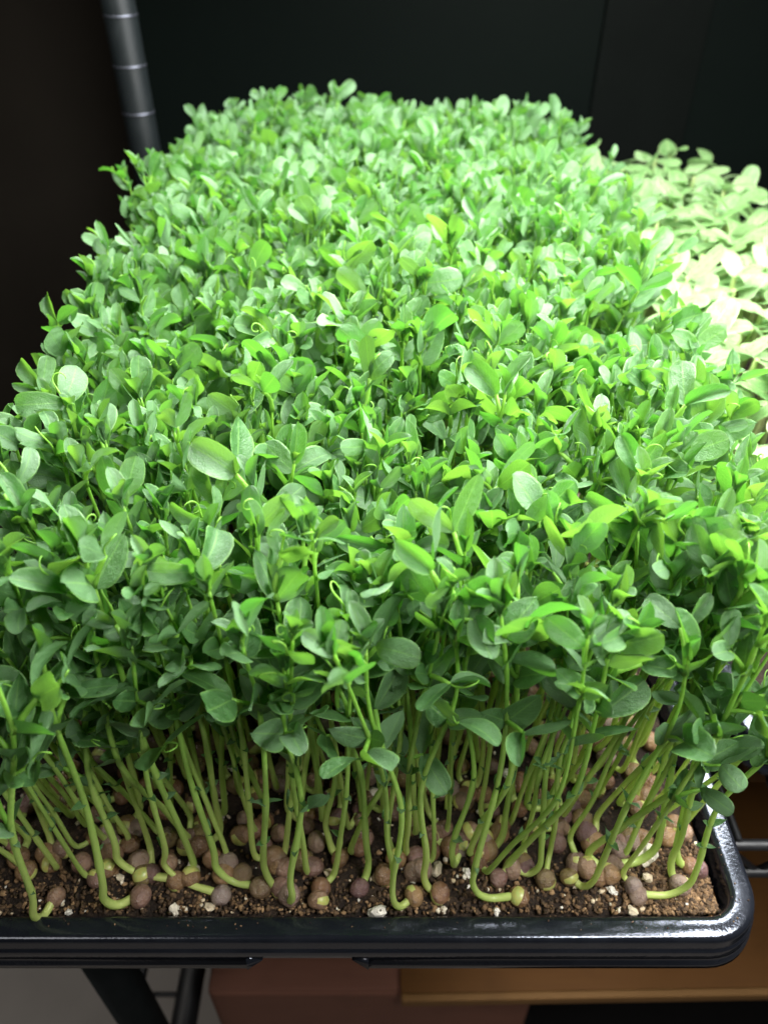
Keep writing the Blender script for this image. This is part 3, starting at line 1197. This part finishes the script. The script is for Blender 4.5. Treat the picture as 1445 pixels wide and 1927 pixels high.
# ------------------------------------------------------------------ loose seeds lying on the soil
LOOSE = [((430, 1632), 'loose pea seed behind the leaning left stems'),
         ((268, 1694), 'loose pea seed against the left front rim'),
         ((352, 1598), 'loose pea seed in shade among the left stems'),
         ((600, 1700), 'loose pea seed at the rim right of the straight front shoot'),
         ((905, 1610), 'loose pea seed between stems just right of the middle'),
         ((858, 1590), 'loose pea seed behind the middle stems'),
         ((1098, 1640), 'half buried pea seed beside the far slanting shoot'),
         ((1000, 1565), 'loose pea seed well behind the flat pale foot'),
         ((1100, 1575), 'loose pea seed lying behind the slanting right stems'),
         ((1180, 1580), 'loose pea seed left of the largest perlite chunk')]
for (q, lab) in LOOSE:
    p = at_z(*q, SOIL_Z)
    s = U(0.0041, 0.0048)
    link('pea_seed', pick(SEED).me, M=rot_any(s, (p[0], p[1], SOIL_Z + s * 0.7)), label=lab, cat='pea seed', group='loose pea seeds on the soil')
for k in range(165):
    for _ in range(30):
        x, y = U(soil_x0 + .005, soil_x1 - .005), soil_y0 + 0.012 + rng.random() ** 1.1 * 0.11
        if not near((x, y), 0.0052):
            break
    put(np.array([x, y, 0]))
    s = U(0.0036, 0.0047)
    link('pea_seed', pick(SEED).me, M=rot_any(s, (x, y, SOIL_Z + s * 0.6)), label='loose pea seed among stem feet, %s' % place((x, y, SOIL_Z + 0.003)) if place((x, y, SOIL_Z)) else 'loose pea seed among stem feet beyond the picture edge', cat='pea seed', group='loose pea seeds on the soil')

# ------------------------------------------------------------------ sunflower shoots
cell.clear()
SG = 'sunflower shoots in the second tray'
sx0, sx1 = T2[0] - TW / 2 + 0.016, T2[0] - TW / 2 + 0.130
sy0, sy1 = T2[1] - TL / 2 + 0.018, T2[1] + TL / 2 - 0.018
spots = []
for _ in range(9000):
    p = np.array([U(sx0, sx1), U(sy0, sy1), SOIL_Z])
    if not near(p, 0.0110):
        put(p)
        spots.append(p)
spots = [p for p in spots if seen_at(p + np.array([0, 0, 0.09]))[0] < 1.06][:298]
print('sunflower', len(spots))
for p in spots:
    if seen_at(p + np.array([0, 0, 0.09]))[0] > 1.10:
        continue
    h = 0.092 + rng.normal(0, 0.006)
    at = place(p + np.array([0, 0, h]))
    az = U(0, math.pi)
    els = (U(0.0, 0.95), U(0.0, 0.95))
    look = ('upright' if sum(els) > 1.2 else 'flat' if sum(els) < 0.7 else 'half-raised') + (' crosswise' if abs(math.cos(az)) > 0.7 else ' lengthwise')
    root = link('sunflower_shoot', None, label='pale sunflower shoot with %s seed leaves, %s' % (look, at or 'beyond the picture edge'), cat='sunflower shoot', group=SG)
    root.location = tuple(p)
    edge = max(0, (T2[0] - TW / 2 + 0.05 - p[0]) / 0.05)
    D = np.array([rng.normal(0, 0.006) - 0.014 * edge, rng.normal(0, 0.006), h])
    P = catmull([np.zeros(3), D * 0.3 + np.array([U(-.004, .004), U(-.004, .004), 0]), D * 0.7, D], 9)
    V, F, A = tube(P, np.linspace(0.0017, 0.0014, 9), 6)
    link('stem', mesh_from('stem', V, F, [M_SSTEM], along=A), root)
    T = norm(P[-1] - P[-3])
    for k in (0, 1):
        a = az + math.pi * k + U(-.15, .15)
        o = np.array([math.cos(a), math.sin(a), 0])
        el = els[k]
        link('cotyledon', pick(COTY).me, root, frame(o * math.cos(el) + T * math.sin(el), T - 0.2 * o, U(-.45, .45), U(0.021, 0.030), D - T * 0.001))
print('objects', len(bpy.data.objects))
